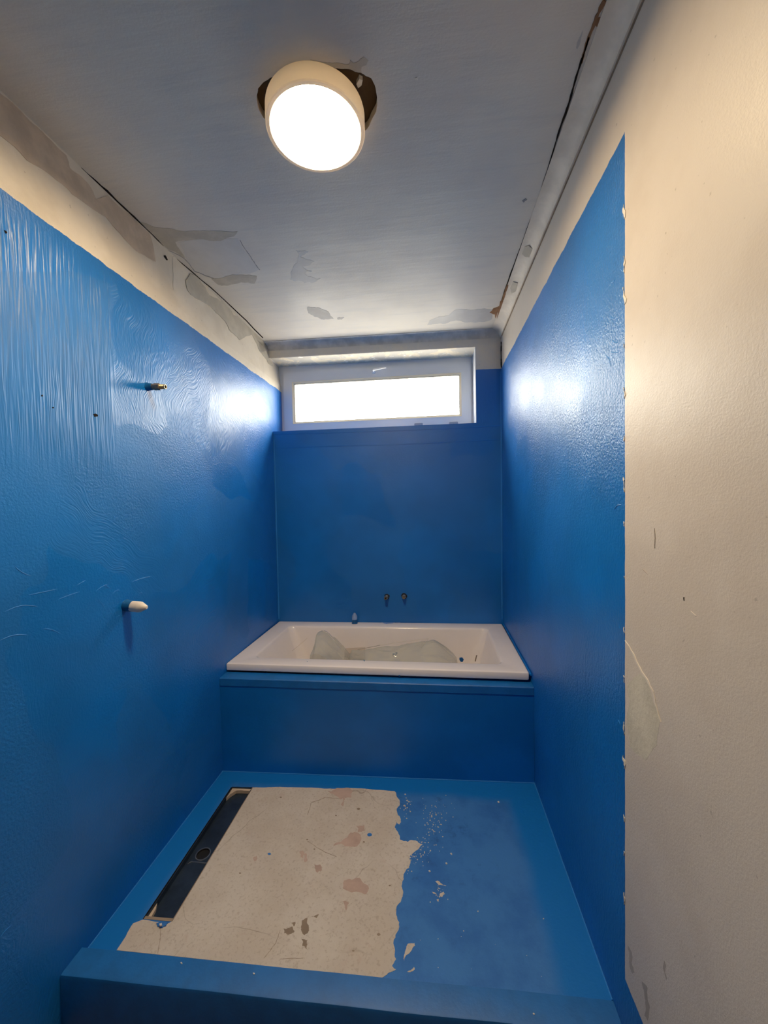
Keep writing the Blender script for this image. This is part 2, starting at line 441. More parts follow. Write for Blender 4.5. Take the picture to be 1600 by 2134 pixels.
# bare reveal: thin plaster skins on the soffit and the right jamb
bm = bmesh.new(); hexa(bm, [(OX0, yb(0, .002), OZ1-.002), (OX1, yb(OX1, .002), OZ1-.002), (OX1, yb(OX1, .2), OZ1-.002), (OX0, yb(0, .2), OZ1-.002),
                            (OX0, yb(0, .002), OZ1+.004), (OX1, yb(OX1, .002), OZ1+.004), (OX1, yb(OX1, .2), OZ1+.004), (OX0, yb(0, .2), OZ1+.004)])
k = N('patchy_soffit_plaster')
c = k.mix(k.ramp(k.noise(9, 5, .65, dist=.8), .44, .52), lin(232, 220, 196), lin(206, 200, 188))
c = k.mix(k.ramp(k.noise(17, 4, .6), .60, .66), c, lin(244, 240, 230)); k.bsdf(c, .7, k.bump(k.noise(60, 4), .2, .003))
obj('soffit_plaster', bm, k.m, wall_back)
bm = bmesh.new(); hexa(bm, [(OX1-.004, yb(OX1, .003), 2.267), (OX1+.003, yb(OX1, .003), 2.267), (OX1+.003, yb(OX1, .2), 2.267), (OX1-.004, yb(OX1, .2), 2.267),
                            (OX1-.004, yb(OX1, .003), OZ1), (OX1+.003, yb(OX1, .003), OZ1), (OX1+.003, yb(OX1, .2), OZ1), (OX1-.004, yb(OX1, .2), OZ1)])
obj('jamb_plaster', bm, M_pvc, wall_back)
# faint laps of membrane fabric across the blue wall under the window
for v0, v1, s in ((934, 922, 1), (905, 893, 2)):
    strip('membrane_lap', on_back, NB, [(572, v0), (800, v0-7), (1043, v1-6)], [1.3, 1.8, 1.2], M_blue, wall_back, s, t=.0015, amp=.004)
strip('corner_bead', on_back, NB, [(571, 915), (576, 1100), (581, 1290)], [2, 2], M_bead, wall_back, 4, t=.001, amp=.003)
strip('corner_bead', on_back, NB, [(1043.5, 775), (1045, 1000), (1046, 1290)], [2, 2], M_bead, wall_back, 5, t=.001, amp=.003)

# ceiling with the ragged lamp hole
def z6(x, y): return (480 + x/4.2105, 80 + y/4.2105)
hole_px = [z6(*p) for p in ((350,345),(290,385),(242,440),(230,520),(245,610),(292,700),(420,820),(640,900),(900,900),(1100,860),(1195,800),(1232,730),(1280,640),
           (1287,520),(1272,430),(1235,350),(1150,305),(1040,268),(940,262),(760,300),(550,310))]
hole = [on_ceiling(p.x, p.y) for p in frac(hole_px, .07, 2, 3)]
bm = bmesh.new()
outer = [Vector(p) for p in ((-.16, Y0, zc), (W+.1, Y0, zc), (W+.1, Y1, zc), (-.16, Y1, zc))]
loops_ = [outer, hole]; flat = outer + hole
top = [bm.verts.new((p.x, p.y, zc)) for p in flat]; up_ = [bm.verts.new((p.x, p.y, zc+.025)) for p in flat]
for t in tessellate_polygon(loops_):
    bm.faces.new([top[i] for i in t]); bm.faces.new([up_[i] for i in t])
for idx in (range(0, 4), range(4, len(flat))):
    idx = list(idx)
    for i, a in enumerate(idx):
        b = idx[(i+1) % len(idx)]; bm.faces.new((top[a], top[b], up_[b], up_[a]))
ceiling = structure(obj('ceiling', bm, M_ceil))
bm = bmesh.new(); box(bm, -.16, W+.1, Y0, Y1, zc+.03, zc+.11)
obj('backing_board', bm, M_brown, ceiling)
bm = bmesh.new()   # torn scrap of plaster hanging at the edge of the hole
prism(bm, [on_z(zc+.012)(*z6(*p)) for p in ((1130,335),(1160,350),(1150,395),(1120,420),(1105,385))], NC, -.006, .006)
obj('plaster_scrap', bm, M_pale, ceiling)

# ceiling patches and blemishes
def z2(*ps): return [(x/2, y/2) for x, y in ps]
def z2r(*ps): return [(800+x/2, y/2) for x, y in ps]
patch('filler_patch', on_ceiling, NC, [z6(*p) for p in ((700,185),(850,212),(940,212),(1040,225),(1050,185),(1080,215),(1130,195),(1170,160),(1210,195),(1195,230),(1150,250),(1150,300),(1040,268),(900,262))], M_taupe2, ceiling, .08, 3, 5, t=.0008)
patch('filler_patch', on_ceiling, NC, z2((570,920),(700,950),(850,960),(990,965),(975,985),(860,1000),(730,1008),(770,1075),(700,1040),(630,985)), M_taupe2, ceiling, .10, 3, 6, t=.0006)
patch('filler_patch', on_ceiling, NC, z2((745,1010),(990,995),(1082,1122),(1040,1140),(900,1160),(850,1150),(780,1090)), M_haze2, ceiling, .05, 3, 8, t=.0004)
patch('filler_patch', on_ceiling, NC, z2((880,1160),(1000,1145),(1070,1150),(1060,1182),(950,1190),(900,1180)), M_taupe2, ceiling, .12, 3, 9, t=.0008)
patch('filler_patch', on_ceiling, NC, z2((1232,1040),(1285,1050),(1250,1070),(1310,1090),(1260,1110),(1300,1130),(1270,1140),(1335,1160),(1290,1175),(1210,1165),(1220,1120),(1240,1090)), M_haze, ceiling, .22, 3, 10, t=.0006)
patch('filler_patch', on_ceiling, NC, z2((1280,1280),(1330,1282),(1370,1300),(1390,1328),(1350,1332),(1310,1320),(1285,1305)), M_gray, ceiling, .12, 3, 11, t=.0008)
patch('filler_patch', on_ceiling, NC, z2((1405,1325),(1435,1322),(1425,1332),(1408,1332)), M_gray, ceiling, .2, 2, 12, t=.0008)
patch('filler_patch', on_ceiling, NC, z2r((270,1315),(300,1290),(420,1285),(460,1290),(450,1330),(380,1345),(300,1335),(210,1350),(180,1355),(190,1335)), M_haze, ceiling, .10, 3, 13, t=.0006)
patch('bare_patch', on_ceiling, NC, z2r((440,1302),(480,1275),(492,1282),(482,1310),(468,1335),(462,1310)), M_rust, ceiling, .15, 3, 14, t=.0012)
patch('bare_patch', on_ceiling, NC, z2r((372,1385),(420,1375),(452,1368),(452,1382),(400,1388)), M_dark, ceiling, .08, 2, 15, t=.0012)
patch('bare_patch', on_ceiling, NC, z2r((878,100),(895,70),(912,75),(896,120)), M_rust, ceiling, .15, 2, 16, t=.001)
patch('blemish', on_ceiling, NC, z2r((576,836),(590,826),(596,832),(582,844)), M_gray, ceiling, .1, 2, 17, t=.0012)
patch('blemish', on_ceiling, NC, z2r((800,200),(812,160),(828,126),(820,165),(806,205)), M_haze, ceiling, .1, 2, 18, t=.0006)
patch('blemish', on_ceiling, NC, z2r((128,324),(138,320),(140,332),(130,334)), M_pale, ceiling, .1, 2, 19, t=.0012)
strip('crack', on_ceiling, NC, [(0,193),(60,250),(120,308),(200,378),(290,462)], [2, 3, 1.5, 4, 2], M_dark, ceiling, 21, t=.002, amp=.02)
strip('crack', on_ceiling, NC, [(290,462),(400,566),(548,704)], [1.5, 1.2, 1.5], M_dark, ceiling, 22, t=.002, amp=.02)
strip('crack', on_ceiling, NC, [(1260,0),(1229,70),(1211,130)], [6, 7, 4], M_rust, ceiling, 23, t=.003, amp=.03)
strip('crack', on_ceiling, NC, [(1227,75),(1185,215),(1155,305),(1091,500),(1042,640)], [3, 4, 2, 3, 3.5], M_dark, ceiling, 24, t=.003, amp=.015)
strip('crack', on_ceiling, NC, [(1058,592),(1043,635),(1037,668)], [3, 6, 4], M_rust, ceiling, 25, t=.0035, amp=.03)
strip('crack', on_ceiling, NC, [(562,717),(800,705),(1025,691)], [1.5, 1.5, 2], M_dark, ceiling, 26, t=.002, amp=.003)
strip('hair_crack', on_ceiling, NC, [(500,500),(525,540),(541,562)], [1, 1.5], M_gray, ceiling, 27, t=.0008, amp=.05)
strip('hair_crack', on_ceiling, NC, [(345,520),(385,540),(405,565),(445,580)], [1, 1.5], M_gray, ceiling, 28, t=.0008, amp=.05)

# plaster patches and marks on the left wall
def z7(*ps): return [(x*.375, 360+y*.375) for x, y in ps]
def on_left_up(u, v): return hit(u, v, (-.017, 2, 2.793), (1, .0089, .07))
NLU = (1, .0089, .07)
patch('plaster_patch', on_left_up, NLU, z2((-60,330),(0,390),(100,480),(200,575),(275,648),(290,700),(370,770),(400,830),(435,820),(450,815),(560,915),(620,970),(648,1092),(560,1040),(440,905),(300,810),(240,755),(0,565),(-60,520)), M_taupe, wall_left, .05, 3, 31, t=.0015)
patch('plaster_patch', on_left_up, NLU, z7((1055,560),(1110,600),(1160,680),(1240,720),(1370,840),(1440,890),(1500,960),(1450,1000),(1400,900),(1330,930),(1270,870),(1200,780),(1130,720),(1060,680),(1030,600)), M_taupe2, wall_left, .10, 3, 32, t=.003)
patch('plaster_patch', on_left_up, NLU, z7((1430,930),(1470,950),(1500,1040),(1525,1080),(1490,1060),(1440,990)), M_taupe2, wall_left, .10, 3, 33, t=.003)
strip('crack', on_left_up, NLU, z7((912,460),(928,486)), [3, 2], M_dark, wall_left, 34, t=.003)
strip('seam', on_left_up, NLU, z7((958,470),(962,560),(963,650)), [1, 1], M_taupe2, wall_left, 35, t=.0006)
patch('screw_hole', on_left, NL, [(194,863),(199,862),(204,865),(203,868),(197,869)], M_dark, wall_left, .1, 2, 41, t=.001)
patch('screw_hole', on_left, NL, [(8,479),(12,481),(15,485),(12,487)], M_dark, wall_left, .1, 2, 42, t=.001)
patch('screw_hole', on_left, NL, [(86,823),(89,823),(89,826),(86,826)], M_dark, wall_left, .1, 2, 43, t=.001)
patch('screw_hole', on_left, NL, [(109,848),(112,848),(112,851),(109,851)], M_dark, wall_left, .1, 2, 44, t=.001)
# raised threads of membrane and dried ridges in the paint
rnd = random.Random(7)
def ridge(plane, n, u, v, L, ang, parent, mat, r=.0012, bend=.3):
    pts = []; a = math.radians(ang)
    for i in range(7):
        t = i/6
        pts.append(plane(u + L*t*math.cos(a) - L*bend*math.sin(t*3)*math.sin(a), v + L*t*math.sin(a) + L*bend*math.sin(t*3)*math.cos(a)))
    bm = bmesh.new(); tube(bm, pts, [r*.3, r, r*1.1, r, r, r*.9, r*.3], 6); obj('paint_ridge', bm, mat, parent, smooth=True)
for u, v, L, a in ((275,1213,42,-16),(200,1232,30,-28),(218,1218,17,35),(234,1238,17,-32),(290,1236,6,-10),(205,1250,24,55),(244,1286,8,-30),
                   (60,1240,60,-12),(10,1275,70,-8),(120,1250,50,-20),(0,1335,60,-10),(90,1310,40,20),(160,1220,22,-30),(30,1180,40,30),
                   (207,1290,12,70),(0,1955,34,-48),(355,600,14,35)):
    ridge(on_left, NL, u, v, L, a, wall_left, M_bead if v > 1000 else M_left, .0011, rnd.uniform(-.12, .12))
for u, v, L, a in ((1272,590,12,-40),(1271,662,10,10),(1273,664,14,72),(1276,710,12,20),(1262,740,26,70),(1272,733,18,0),(1280,1062,16,-50),(1283,1056,12,-20),
                   (1180,733,10,-40),(1292,560,8,50),(1290,1300,10,80),(1288,1500,14,75)):
    ridge(on_right, NR, u, v, L, a, wall_right, M_bead, .0012, rnd.uniform(-.15, .15))
# ragged edge of white filler where the blue coat stops
rg = random.Random(5)
for i in range(16):
    v = 420 + i*97 + rg.uniform(-18, 18); w = rg.uniform(-.3, .9); h = rg.uniform(6, 40)
    patch('paint_flake', on_right, NR, [(1300-w, v), (1301+w*.5, v+h*.3), (1301+w*.4, v+h), (1301-w, v+h*.7)], M_pale, wall_right, .2, 2, 50+i, t=.0014)
# scuffs on the bare part of the right wall
def zr5(*ps): return [(1180+x/1.881, 1000+y/1.881) for x, y in ps]
patch('scuff', on_right, NR, zr5((240,800),(290,760),(330,820),(370,940),(355,1040),(310,1100),(250,1050),(236,930)), simple('scraped_plaster', lin(206, 200, 184), .7, bs=.3, bscale=70, var=.07, spec=.3), wall_right, .10, 3, 90, t=.0002)
strip('scratch', on_right, NR, zr5((230,630),(290,740),(340,830),(372,950)), [1.5, 3, 1], M_pale, wall_right, 91, t=.0014)
strip('scratch', on_right, NR, zr5((345,190),(348,230),(346,268)), [.8, 1.6], M_smudge, wall_right, 92, t=.001)
strip('scratch', on_right, NR, zr5((461,460),(462,474)), [1.6, 1.6], M_dark, wall_right, 93, t=.001)
strip('scratch', on_right, NR, zr5((488,515),(508,533)), [1, 1.4], M_pale, wall_right, 94, t=.001)
strip('scratch', on_right, NR, zr5((300,350),(320,370)), [1, 1], M_smudge, wall_right, 95, t=.001)
patch('smudge', on_right, NR, zr5((240,1820),(256,1850),(268,1930),(258,1935),(246,1890)), M_smudge, wall_right, .1, 3, 96, t=.0002)
patch('smudge', on_right, NR, zr5((296,1965),(318,1990),(326,2060),(318,2120),(306,2100),(310,2040)), M_smudge, wall_right, .1, 3, 97, t=.0002)
patch('smudge', on_right, NR, zr5((382,1880),(390,1900),(392,1960),(384,1930)), M_smudge, wall_right, .1, 3, 98, t=.0002)

# coves
def cove(name, mat, A_, B_, dirs, lip):
    """A_, B_: corner points at wall/ceiling; dirs: unit vector into the room at each end"""
    w, h = .070, .054; bm = bmesh.new(); loops = []
    for c, d in ((A_, dirs[0]), (B_, dirs[1])):
        c, d = Vector(c), Vector(d); prof = [c + d*-.01 + Vector((0,0,-.0005)), c + d*w + Vector((0,0,-.001)), c + d*w + Vector((0,0,-.003))]
        for i in range(1, 11):
            t = i/10; a = t*math.pi/2
            # concave quarter
            prof.append(c + d*(w*(1-math.sin(a)*.98*1) + (lip if i == 10 else lip*t)) + Vector((0, 0, -.003 - (h-.010)*(1-math.cos(a)))))
        prof.append(prof[-1] + Vector((0, 0, -.007 if lip > .003 else -.001)))
        prof.append(c - d*.01 + Vector((0, 0, prof[-1].z - c.z)))
        loops.append(prof)
    loft(bm, loops); return bm
bm = cove('trim_1', M_cove, (W, Y0, zc), (W, yb(W), zc), [(-1, 0, 0), (-1, 0, 0)], .008)
trim = structure(obj('trim_1', bm, M_cove, smooth=True))
bd = Vector((-TB/W*-1*0, -1, 0))
bm = cove('trim_2', M_coveg, (-.03, yb(0), zc), (W, yb(W), zc), [(0, -1, 0), (0, -1, 0)], .001)
structure(obj('trim_2', bm, M_coveg, smooth=True))
# brown strip painting the shade under the right cove, and a dark gap between window wall and right wall above the paint
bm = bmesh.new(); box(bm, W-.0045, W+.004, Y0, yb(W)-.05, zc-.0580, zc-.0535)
obj('cove_shade_strip', bm, M_umber, trim)
strip('crack', on_right, NR, [(1044.5,712),(1044.5,740),(1045,766)], [1.2, 2], M_dark, wall_right, 71, t=.003, amp=.01)
def on_cove(u, v): return hit(u, v, (W-.030, 0, zc-.024), (-.55, 0, -1))
for j, q in enumerate((((575,1035),(600,1030),(625,1050),(610,1080),(585,1075),(568,1060)), ((535,1180),(555,1185),(550,1215),(530,1228),(524,1205)))):
    patch('filler_patch', on_cove, (-.55, 0, -1), z2r(*q), M_taupe2, trim, .08, 2, 75+j, t=-.006, t0=-.009)

# ------------------------------------------------------------------ window
win = bpy.data.objects.new('window_1', None); COL.objects.link(win); win.location = (W/2, yb(W/2, .2), 2.26); win['kind'] = 'structure'
def WP(u, v, o=.2): p = on_back(u, v, o); return p
# frame corners on the window plane (x, z), from the photograph
def ring(name, outer, inner, o0, o1, mat, parent=win, slope=.0):
    """picture-frame shape; outer/inner: four (x, z) corners bl, br, tr, tl; from depth o0 (front) to o1"""
    bm = bmesh.new()
    def L(q, o): return [Vector((x, yb(x, o), z)) for x, z in q]
    rows = [L(outer, o1), L(outer, o0), L(inner, o0+slope), L(inner, o1)]
    v = [[bm.verts.new(p) for p in r] for r in rows]
    for a, b in ((0,1), (1,2), (2,3), (3,0)):
        for i in range(4):
            j = (i+1) % 4; bm.faces.new((v[a][i], v[a][j], v[b][j], v[b][i]))
    return obj(name, bm, mat, parent)
fo = [(-.03, 2.255), (OX1+.003, 2.262), (OX1+.003, 2.832), (-.03, 2.832)]
fi = [(.03, 2.30), (1.53, 2.31), (1.53, 2.770), (.03, 2.765)]
ring('window_frame', fo, fi, .205, .27, M_pvc)
so = [(.012, 2.275), (1.548, 2.285), (1.548, 2.784), (.012, 2.777)]
si = [(.088, 2.353), (1.470, 2.363), (1.470, 2.704), (.088, 2.694)]
sash = ring('sash', so, si, .192, .25, M_pvc)
def inset(q, d): return [(q[0][0]+d, q[0][1]+d), (q[1][0]-d, q[1][1]+d), (q[2][0]-d, q[2][1]-d), (q[3][0]+d, q[3][1]-d)]
ring('glazing_bead', inset(si, -.002), inset(si, .012), .190, .22, M_beadpvc, slope=.008)
ring('seal', inset(si, .010), inset(si, .0145), .199, .222, M_gasket)
bm = bmesh.new(); g = inset(si, .008)
hexa(bm, [Vector((x, yb(x, .215), z)) for x, z in g] + [Vector((x, yb(x, .221), z)) for x, z in g])
obj('glass_pane', bm, M_glass, win)
# handle: rose, neck and lever
hp = on_back(779, 774, .192)
bm = bmesh.new()
lathe(bm, hp, (0, -1, 0), [(0, .0), (0, .0165), (.006, .0165), (.009, .013), (.009, 0)], 24, False, False)
handle = obj('window_handle', bm, simple('white_handle', lin(246, 246, 250), .25), win, smooth=True)
bm = bmesh.new()
tube(bm, [hp+Vector((0, -.006, 0)), hp+Vector((0, -.03, 0)), hp+Vector((.006, -.040, .001)), hp+Vector((.05, -.042, .006)), hp+Vector((.085, -.040, .012)), hp+Vector((.105, -.038, .013))],
     [.008, .008, .0085, .0075, .007, .005], 12)
obj('lever', bm, simple('white_lever', lin(248, 248, 250), .25), handle, smooth=True)
for u, v in ((872, 884), (945, 881)):
    p = on_back(u, v, .19); bm = bmesh.new(); box(bm, p.x-.034, p.x+.034, p.y-.012, p.y+.004, p.z-.012, p.z+.006)
    bmesh.ops.bevel(bm, geom=bm.edges[:], offset=.0025, segments=2, affect='EDGES')
    obj('drain_cap', bm, simple('grey_cap', lin(150, 160, 180), .5), win)
ld = bpy.data.lights.new('window_portal', 'AREA'); ld.shape = 'RECTANGLE'; ld.size = 1.64; ld.size_y = .62; ld.cycles.is_portal = True
lo = bpy.data.objects.new('window_portal', ld); COL.objects.link(lo); lo.location = (.78, yb(.78, .24), 2.545); lo.rotation_euler = (math.radians(-90), 0, math.atan(TB/W))

# ------------------------------------------------------------------ ceiling lamp
LX, LY, LZ, LR, LI = .880, 1.246, 2.881, .156, .140
lamp = thing('ceiling_lamp', (LX, LY, zc), 'round white drum ceiling lamp, lit, over a ragged hole in the ceiling', 'lamp')
H = zc-LZ
bm = bmesh.new(); lathe(bm, (LX, LY, zc), (0, 0, -1), [(0, LI), (0, LR-.001), (.004, LR), (H-.003, LR), (H, LR-.003), (H, LI+.003), (H-.003, LI), (0, LI)], 96, False, False)
obj('housing', bm, M_lampw, lamp, smooth=True)
bm = bmesh.new(); lathe(bm, (LX, LY, zc), (0, 0, -1), [(.002, LI+.001), (.002, 0)], 64, False, False)
bmesh.ops.remove_doubles(bm, verts=bm.verts, dist=1e-5); obj('mounting_plate', bm, M_steel, lamp)
bm = bmesh.new(); lathe(bm, (LX, LY, zc), (0, 0, -1), [(.008, LI-.010), (.026, LI-.011), (.033, LI-.02), (.036, LI-.045), (.037, .02)], 72, True, True)
obj('diffuser', bm, M_glow, lamp, smooth=True)

# ------------------------------------------------------------------ shower base with kerb
base = thing('shower_platform', (W/2, 1.6, 0), 'raised blue shower platform with kerb and bare screed patch, in front of the bath', 'shower platform')
dr = [Vector((.119, 1.958)), Vector((.238, 1.963)), Vector((.249, 1.284)), Vector((.134, 1.282))]   # channel opening
DZ = .03
bm = bmesh.new()
yk1 = lambda x: yk(x)+.058
oc = [Vector((xl(2.08, .15), ya(0)+.01)), Vector((W, ya(W)+.01)), Vector((W, yk1(W))), Vector((xl(1.1, .15), yk1(0)))]
ov = [bm.verts.new((p.x, p.y, zfl(p.x))) for p in oc]; iv = [bm.verts.new((p.x, p.y, zfl(p.x))) for p in dr]
il = [bm.verts.new((p.x, p.y, zfl(p.x)-DZ)) for p in dr]; ol = [bm.verts.new((p.x, p.y, .001)) for p in oc]
il2 = [bm.verts.new((p.x, p.y, .001)) for p in dr]
for i in range(4):
    j = (i+1) % 4
    bm.faces.new((ov[i], ov[j], iv[j], iv[i])); bm.faces.new((iv[i], iv[j], il[j], il[i])); bm.faces.new((ov[i], ov[j], ol[j], ol[i]))
bm.faces.new(il); bm.faces.new(ol)
slab = obj('slab', bm, M_floor, base)
bm = bmesh.new(); x0, x1 = xl(1.1, .1)+.0005, W-.0005
rows = []
for i in range(25):                       # slightly wavy hand-trowelled kerb
    x = x0 + (x1-x0)*i/24; dn = .0018*noise.noise(Vector((x*4, 0, 3))); dz = .0015*noise.noise(Vector((x*3, 5, 1)))
    f = yk(x)-.026+dn; b = yk1(x)+dn; z = ZK+dz
    rows.append([(x, b, .002), (x, b, z-.005), (x, b-.004, z), (x, f+.010, z), (x, f+.003, z-.003), (x, f, z-.011), (x, f, .002)])
loft(bm, rows)
kerb = obj('kerb', bm, M_kerb, base, smooth=True)
scr = [(824.8,1651.8),(833,1676),(826,1689),(835,1708),(833,1718),(826,1712),(822,1724),(833,1749.5),(866.5,1752),(879.5,1759.6),(872,1769.6),(853.6,1784),(855,1798),(845,1815.6),
       (836,1847),(836,1876),(827.7,1916),(826,1945),(823,1982),(816,2014),(825,2020),(809,2028),(794,2039)]
edge = frac(scr, .20, 4, 12, closed=False)
lower = [(600,2018.5),(400,1997),(243,1980.5)]
lft = frac([(262,1952),(278,1924),(297.5,1917),(330,1922),(352,1924),(362,1918)], .05, 2, 3, closed=False)
upper = frac([(533,1641),(600,1641),(700,1644),(822,1649)], .03, 4, 9, closed=False)
fl3 = lambda x, y: Vector((x, y, zfl(x)))
pts = [on_floor(*p) for p in [tuple(p) for p in edge] + lower + [tuple(p) for p in lft]]
pts += [fl3(dr[2].x+.002, dr[2].y), fl3((dr[1].x+dr[2].x)/2+.002, (dr[1].y+dr[2].y)/2), fl3(dr[1].x+.002, dr[1].y-.004)] + [on_floor(*p) for p in upper]
bm = bmesh.new(); prism(bm, pts, NF, -.002, .0008)
screed = obj('screed_patch', bm, M_screed, base)
def z5(*ps): return [(80+x/1.27, 1580+y/1.27) for x, y in ps]
def z8(*ps): return [(740+x/3.478, 1600+y/3.478) for x, y in ps]
for i, (q, m_) in enumerate((
    (z5((765,88),(800,80),(832,86),(828,105),(800,110)), M_pink), (z5((805,105),(812,108),(806,128),(800,122)), M_pink),
    (z5((842,180),(862,178),(864,192),(846,196)), M_pink), (z5((820,205),(838,196),(855,212),(848,228),(822,234),(780,234),(800,222)), M_pink),
    (z5((695,248),(708,252),(712,272),(704,276)), M_pink), (z5((730,280),(746,282),(750,298),(738,304)), M_pink),
    (z5((808,325),(850,318),(875,345),(868,360),(830,356),(805,345)), M_pink), (z5((805,380),(822,385),(815,405)), M_pink),
    (z5((570,262),(578,258),(576,272),(571,274)), M_pink),
    (z5((648,452),(672,446),(678,458),(660,468),(650,464)), M_umber), (z5((668,436),(680,434),(676,446)), M_umber),
    (z5((698,430),(712,424),(716,450),(704,470),(696,458)), M_umber), (z5((696,480),(712,482),(710,506),(698,498)), M_umber), (z5((722,420),(742,414),(736,424)), M_umber),
    (z5((690,248),(700,245),(700,266),(693,262)), M_pink))):
    patch('stain', on_floor, NF, q, m_, screed, .22, 3, 120+i, t=.0011)
for i, (u, v, r) in enumerate(((770,1740,4.6),(561,1780,3.2),(747,1686,3),(758,1755,2),(789,1948,3.4),(736,1982,2.4),(700,1700,1.6),(640,1750,1.6),(500,1820,1.8),(812,1846,2),(655,1770,1.6),(585,1662,2))):
    patch('drip', on_floor, NF, [(u+r*math.cos(a)*1.15, v+r*math.sin(a)*.75) for a in [k_*math.pi/4 for k_ in range(8)]], M_floor if i < 2 else M_umber, screed, .08, 1, 150+i, t=.0014)
for i, l in enumerate((z5((712,150),(722,118),(760,104),(800,108)), z5((325,440),(322,480),(316,518)),
                       z5((640,455),(628,490),(596,530)), z5((640,532),(700,530)), z5((712,220),(760,250),(790,262)))):
    strip('hair_crack', on_floor, NF, l, [.7, 1.1, .7], M_umber, screed, 170+i, t=.0010, amp=.04)
# specks of bare screed beyond the ragged edge
bm = bmesh.new(); rs = random.Random(9)
for c_, n_, sx, sy in (((905,1700), 60, 26, 34), ((846,1685), 30, 10, 22), ((880,1775), 46, 22, 22), ((858,1796), 22, 12, 18), ((912,1856), 16, 12, 18), ((900,1735), 26, 20, 20), ((1000,1980), 14, 150, 90)):
    for _ in range(n_):
        u, v = rs.gauss(c_[0], sx*.6), rs.gauss(c_[1], sy*.6); r = rs.uniform(.4, 1.5)
        prism(bm, [on_floor(u+r*math.cos(a)*rs.uniform(.6, 1.3), v+r*math.sin(a)*rs.uniform(.6, 1.3)) for a in [k_*math.pi/3 for k_ in range(6)]], NF, -.0005, .0007)
obj('screed_specks', bm, M_screed, base, kind='stuff')
for i, q in enumerate((z8((580,822),(610,825),(660,858),(625,850),(600,845)), z8((615,910),(640,898),(650,915),(630,938),(612,930)), z8((555,895),(590,915),(565,912)),
                       z8((385,1275),(430,1270),(435,1290),(400,1335),(355,1400),(350,1380),(365,1320)), z8((375,1480),(425,1445),(432,1460),(400,1482)), z8((590,955),(605,952),(600,972)))):
    patch('worn_spot', on_floor, NF, q, M_screed, base, .16, 3, 190+i, t=.0006)
for i, (u, v) in enumerate(((1038.5,1672),(940,1780),(895,1816),(1112,2114),(529,2030),(378,2008),(930,1800))):
    patch('white_chip', on_floor if v < 1990 else on_z(ZK), NF, [(u-2.2, v-1.2), (u+.5, v-1.8), (u+2.4, v+1), (u-.5, v+1.8)], M_cap, base, .1, 1, 210+i, t=.0025)
# light edge of membrane fabric running round the foot of the walls
def bead(parent, pts, r, mat=M_bead, name='membrane_edge'):
    bm = bmesh.new(); q = []
    for a, b in zip(pts, pts[1:]):
        a, b = Vector(a), Vector(b)
        for i in range(12): q.append(a.lerp(b, i/12) + Vector((noise.noise(Vector((i*.9, a.x, 1))), noise.noise(Vector((i*.9, b.x, 7))), 0))*.0009)
    q.append(Vector(pts[-1])); tube(bm, q, r, 6); return obj(name, bm, mat, parent, smooth=True)
e = .0015
bead(base, [(xl(1.2, .15)+e, yk1(0), zfl(0)+e), (xl(2.07, .15)+e, ya(0)-e, zfl(0)+e)], .0026)
bead(base, [(xl(2.07, .15)+e, ya(0)-e, zfl(0)+e), (W-e, ya(W)-e, zfl(W)+e)], .0024)
bead(base, [(W-e, ya(W)-e, zfl(W)+e), (W-e, yk1(W), zfl(W)+e)], .0026)
# dried lump of membrane at the end of the channel
patch('membrane_lump', on_floor, NF, [(326,1925),(336,1922),(350,1925),(346,1931),(338,1935),(328,1932)], M_floor, base, .14, 2, 230, t=.004)
patch('white_chip', on_z(.162), NF, [(332,1926),(337,1924),(338,1929),(333,1930)], M_cap, base, .1, 1, 231, t=.002)

# ------------------------------------------------------------------ linear drain in the base
dcx = sum(p.x for p in dr)/4; dcy = sum(p.y for p in dr)/4
drain = thing('linear_drain', (dcx, dcy, zfl(dcx)-DZ), 'open dark steel shower channel with round outlet, sunk beside the left wall', 'drain')
def dq(sx, sy, z):       # point inside the channel: sx 0..1 across, sy 0..1 from back to front
    a = dr[0].lerp(dr[1], sx); b = dr[3].lerp(dr[2], sx); p = a.lerp(b, sy); return Vector((p.x, p.y, zfl(p.x)+z))
hx, hy = .50, .56        # outlet
bm = bmesh.new(); hc = dq(hx, hy, 0); hr = .024
t_ = .02
def loopq(m, n, z): return [dq(m, n, z), dq(1-m, n, z), dq(1-m, 1-n, z), dq(m, 1-n, z)]
# tray: flange, walls, then the bottom with a round hole
flange = loopq(.004, .0008, -.002); lipi = loopq(.05, .008, -.002); bott = loopq(.05, .008, -.024)
vf = [bm.verts.new(p) for p in flange]; vl = [bm.verts.new(p) for p in lipi]; vb = [bm.verts.new(p) for p in bott]
for i in range(4):
    j = (i+1) % 4; bm.faces.new((vf[i], vf[j], vl[j], vl[i])); bm.faces.new((vl[i], vl[j], vb[j], vb[i]))
hr = .028
circ = [Vector((hc.x+hr*math.cos(a), hc.y+hr*math.sin(a), zfl(hc.x)-.024)) for a in [2*math.pi*i/32 for i in range(32)]]
allp = bott + circ; vc = [bm.verts.new(p) for p in circ]; vv = vb + vc
for t in tessellate_polygon([bott, circ]): bm.faces.new([vv[i] for i in t])
obj('channel_tray', bm, M_tray, drain)
bm = bmesh.new(); lathe(bm, (hc.x, hc.y, zfl(hc.x)-.024), (0, 0, -1), [(0, hr), (.0055, hr-.001), (.0055, 0)], 32, False, False)
bmesh.ops.remove_doubles(bm, verts=bm.verts, dist=1e-5); obj('outlet', bm, M_black, drain)
bm = bmesh.new(); lathe(bm, (hc.x, hc.y, zfl(hc.x)-.024), (0, 0, 1), [(0, hr+.0045), (.002, hr+.004), (.002, hr+.0005), (-.002, hr)], 36, False, False)
obj('outlet_ring', bm, M_steel, drain, smooth=True)
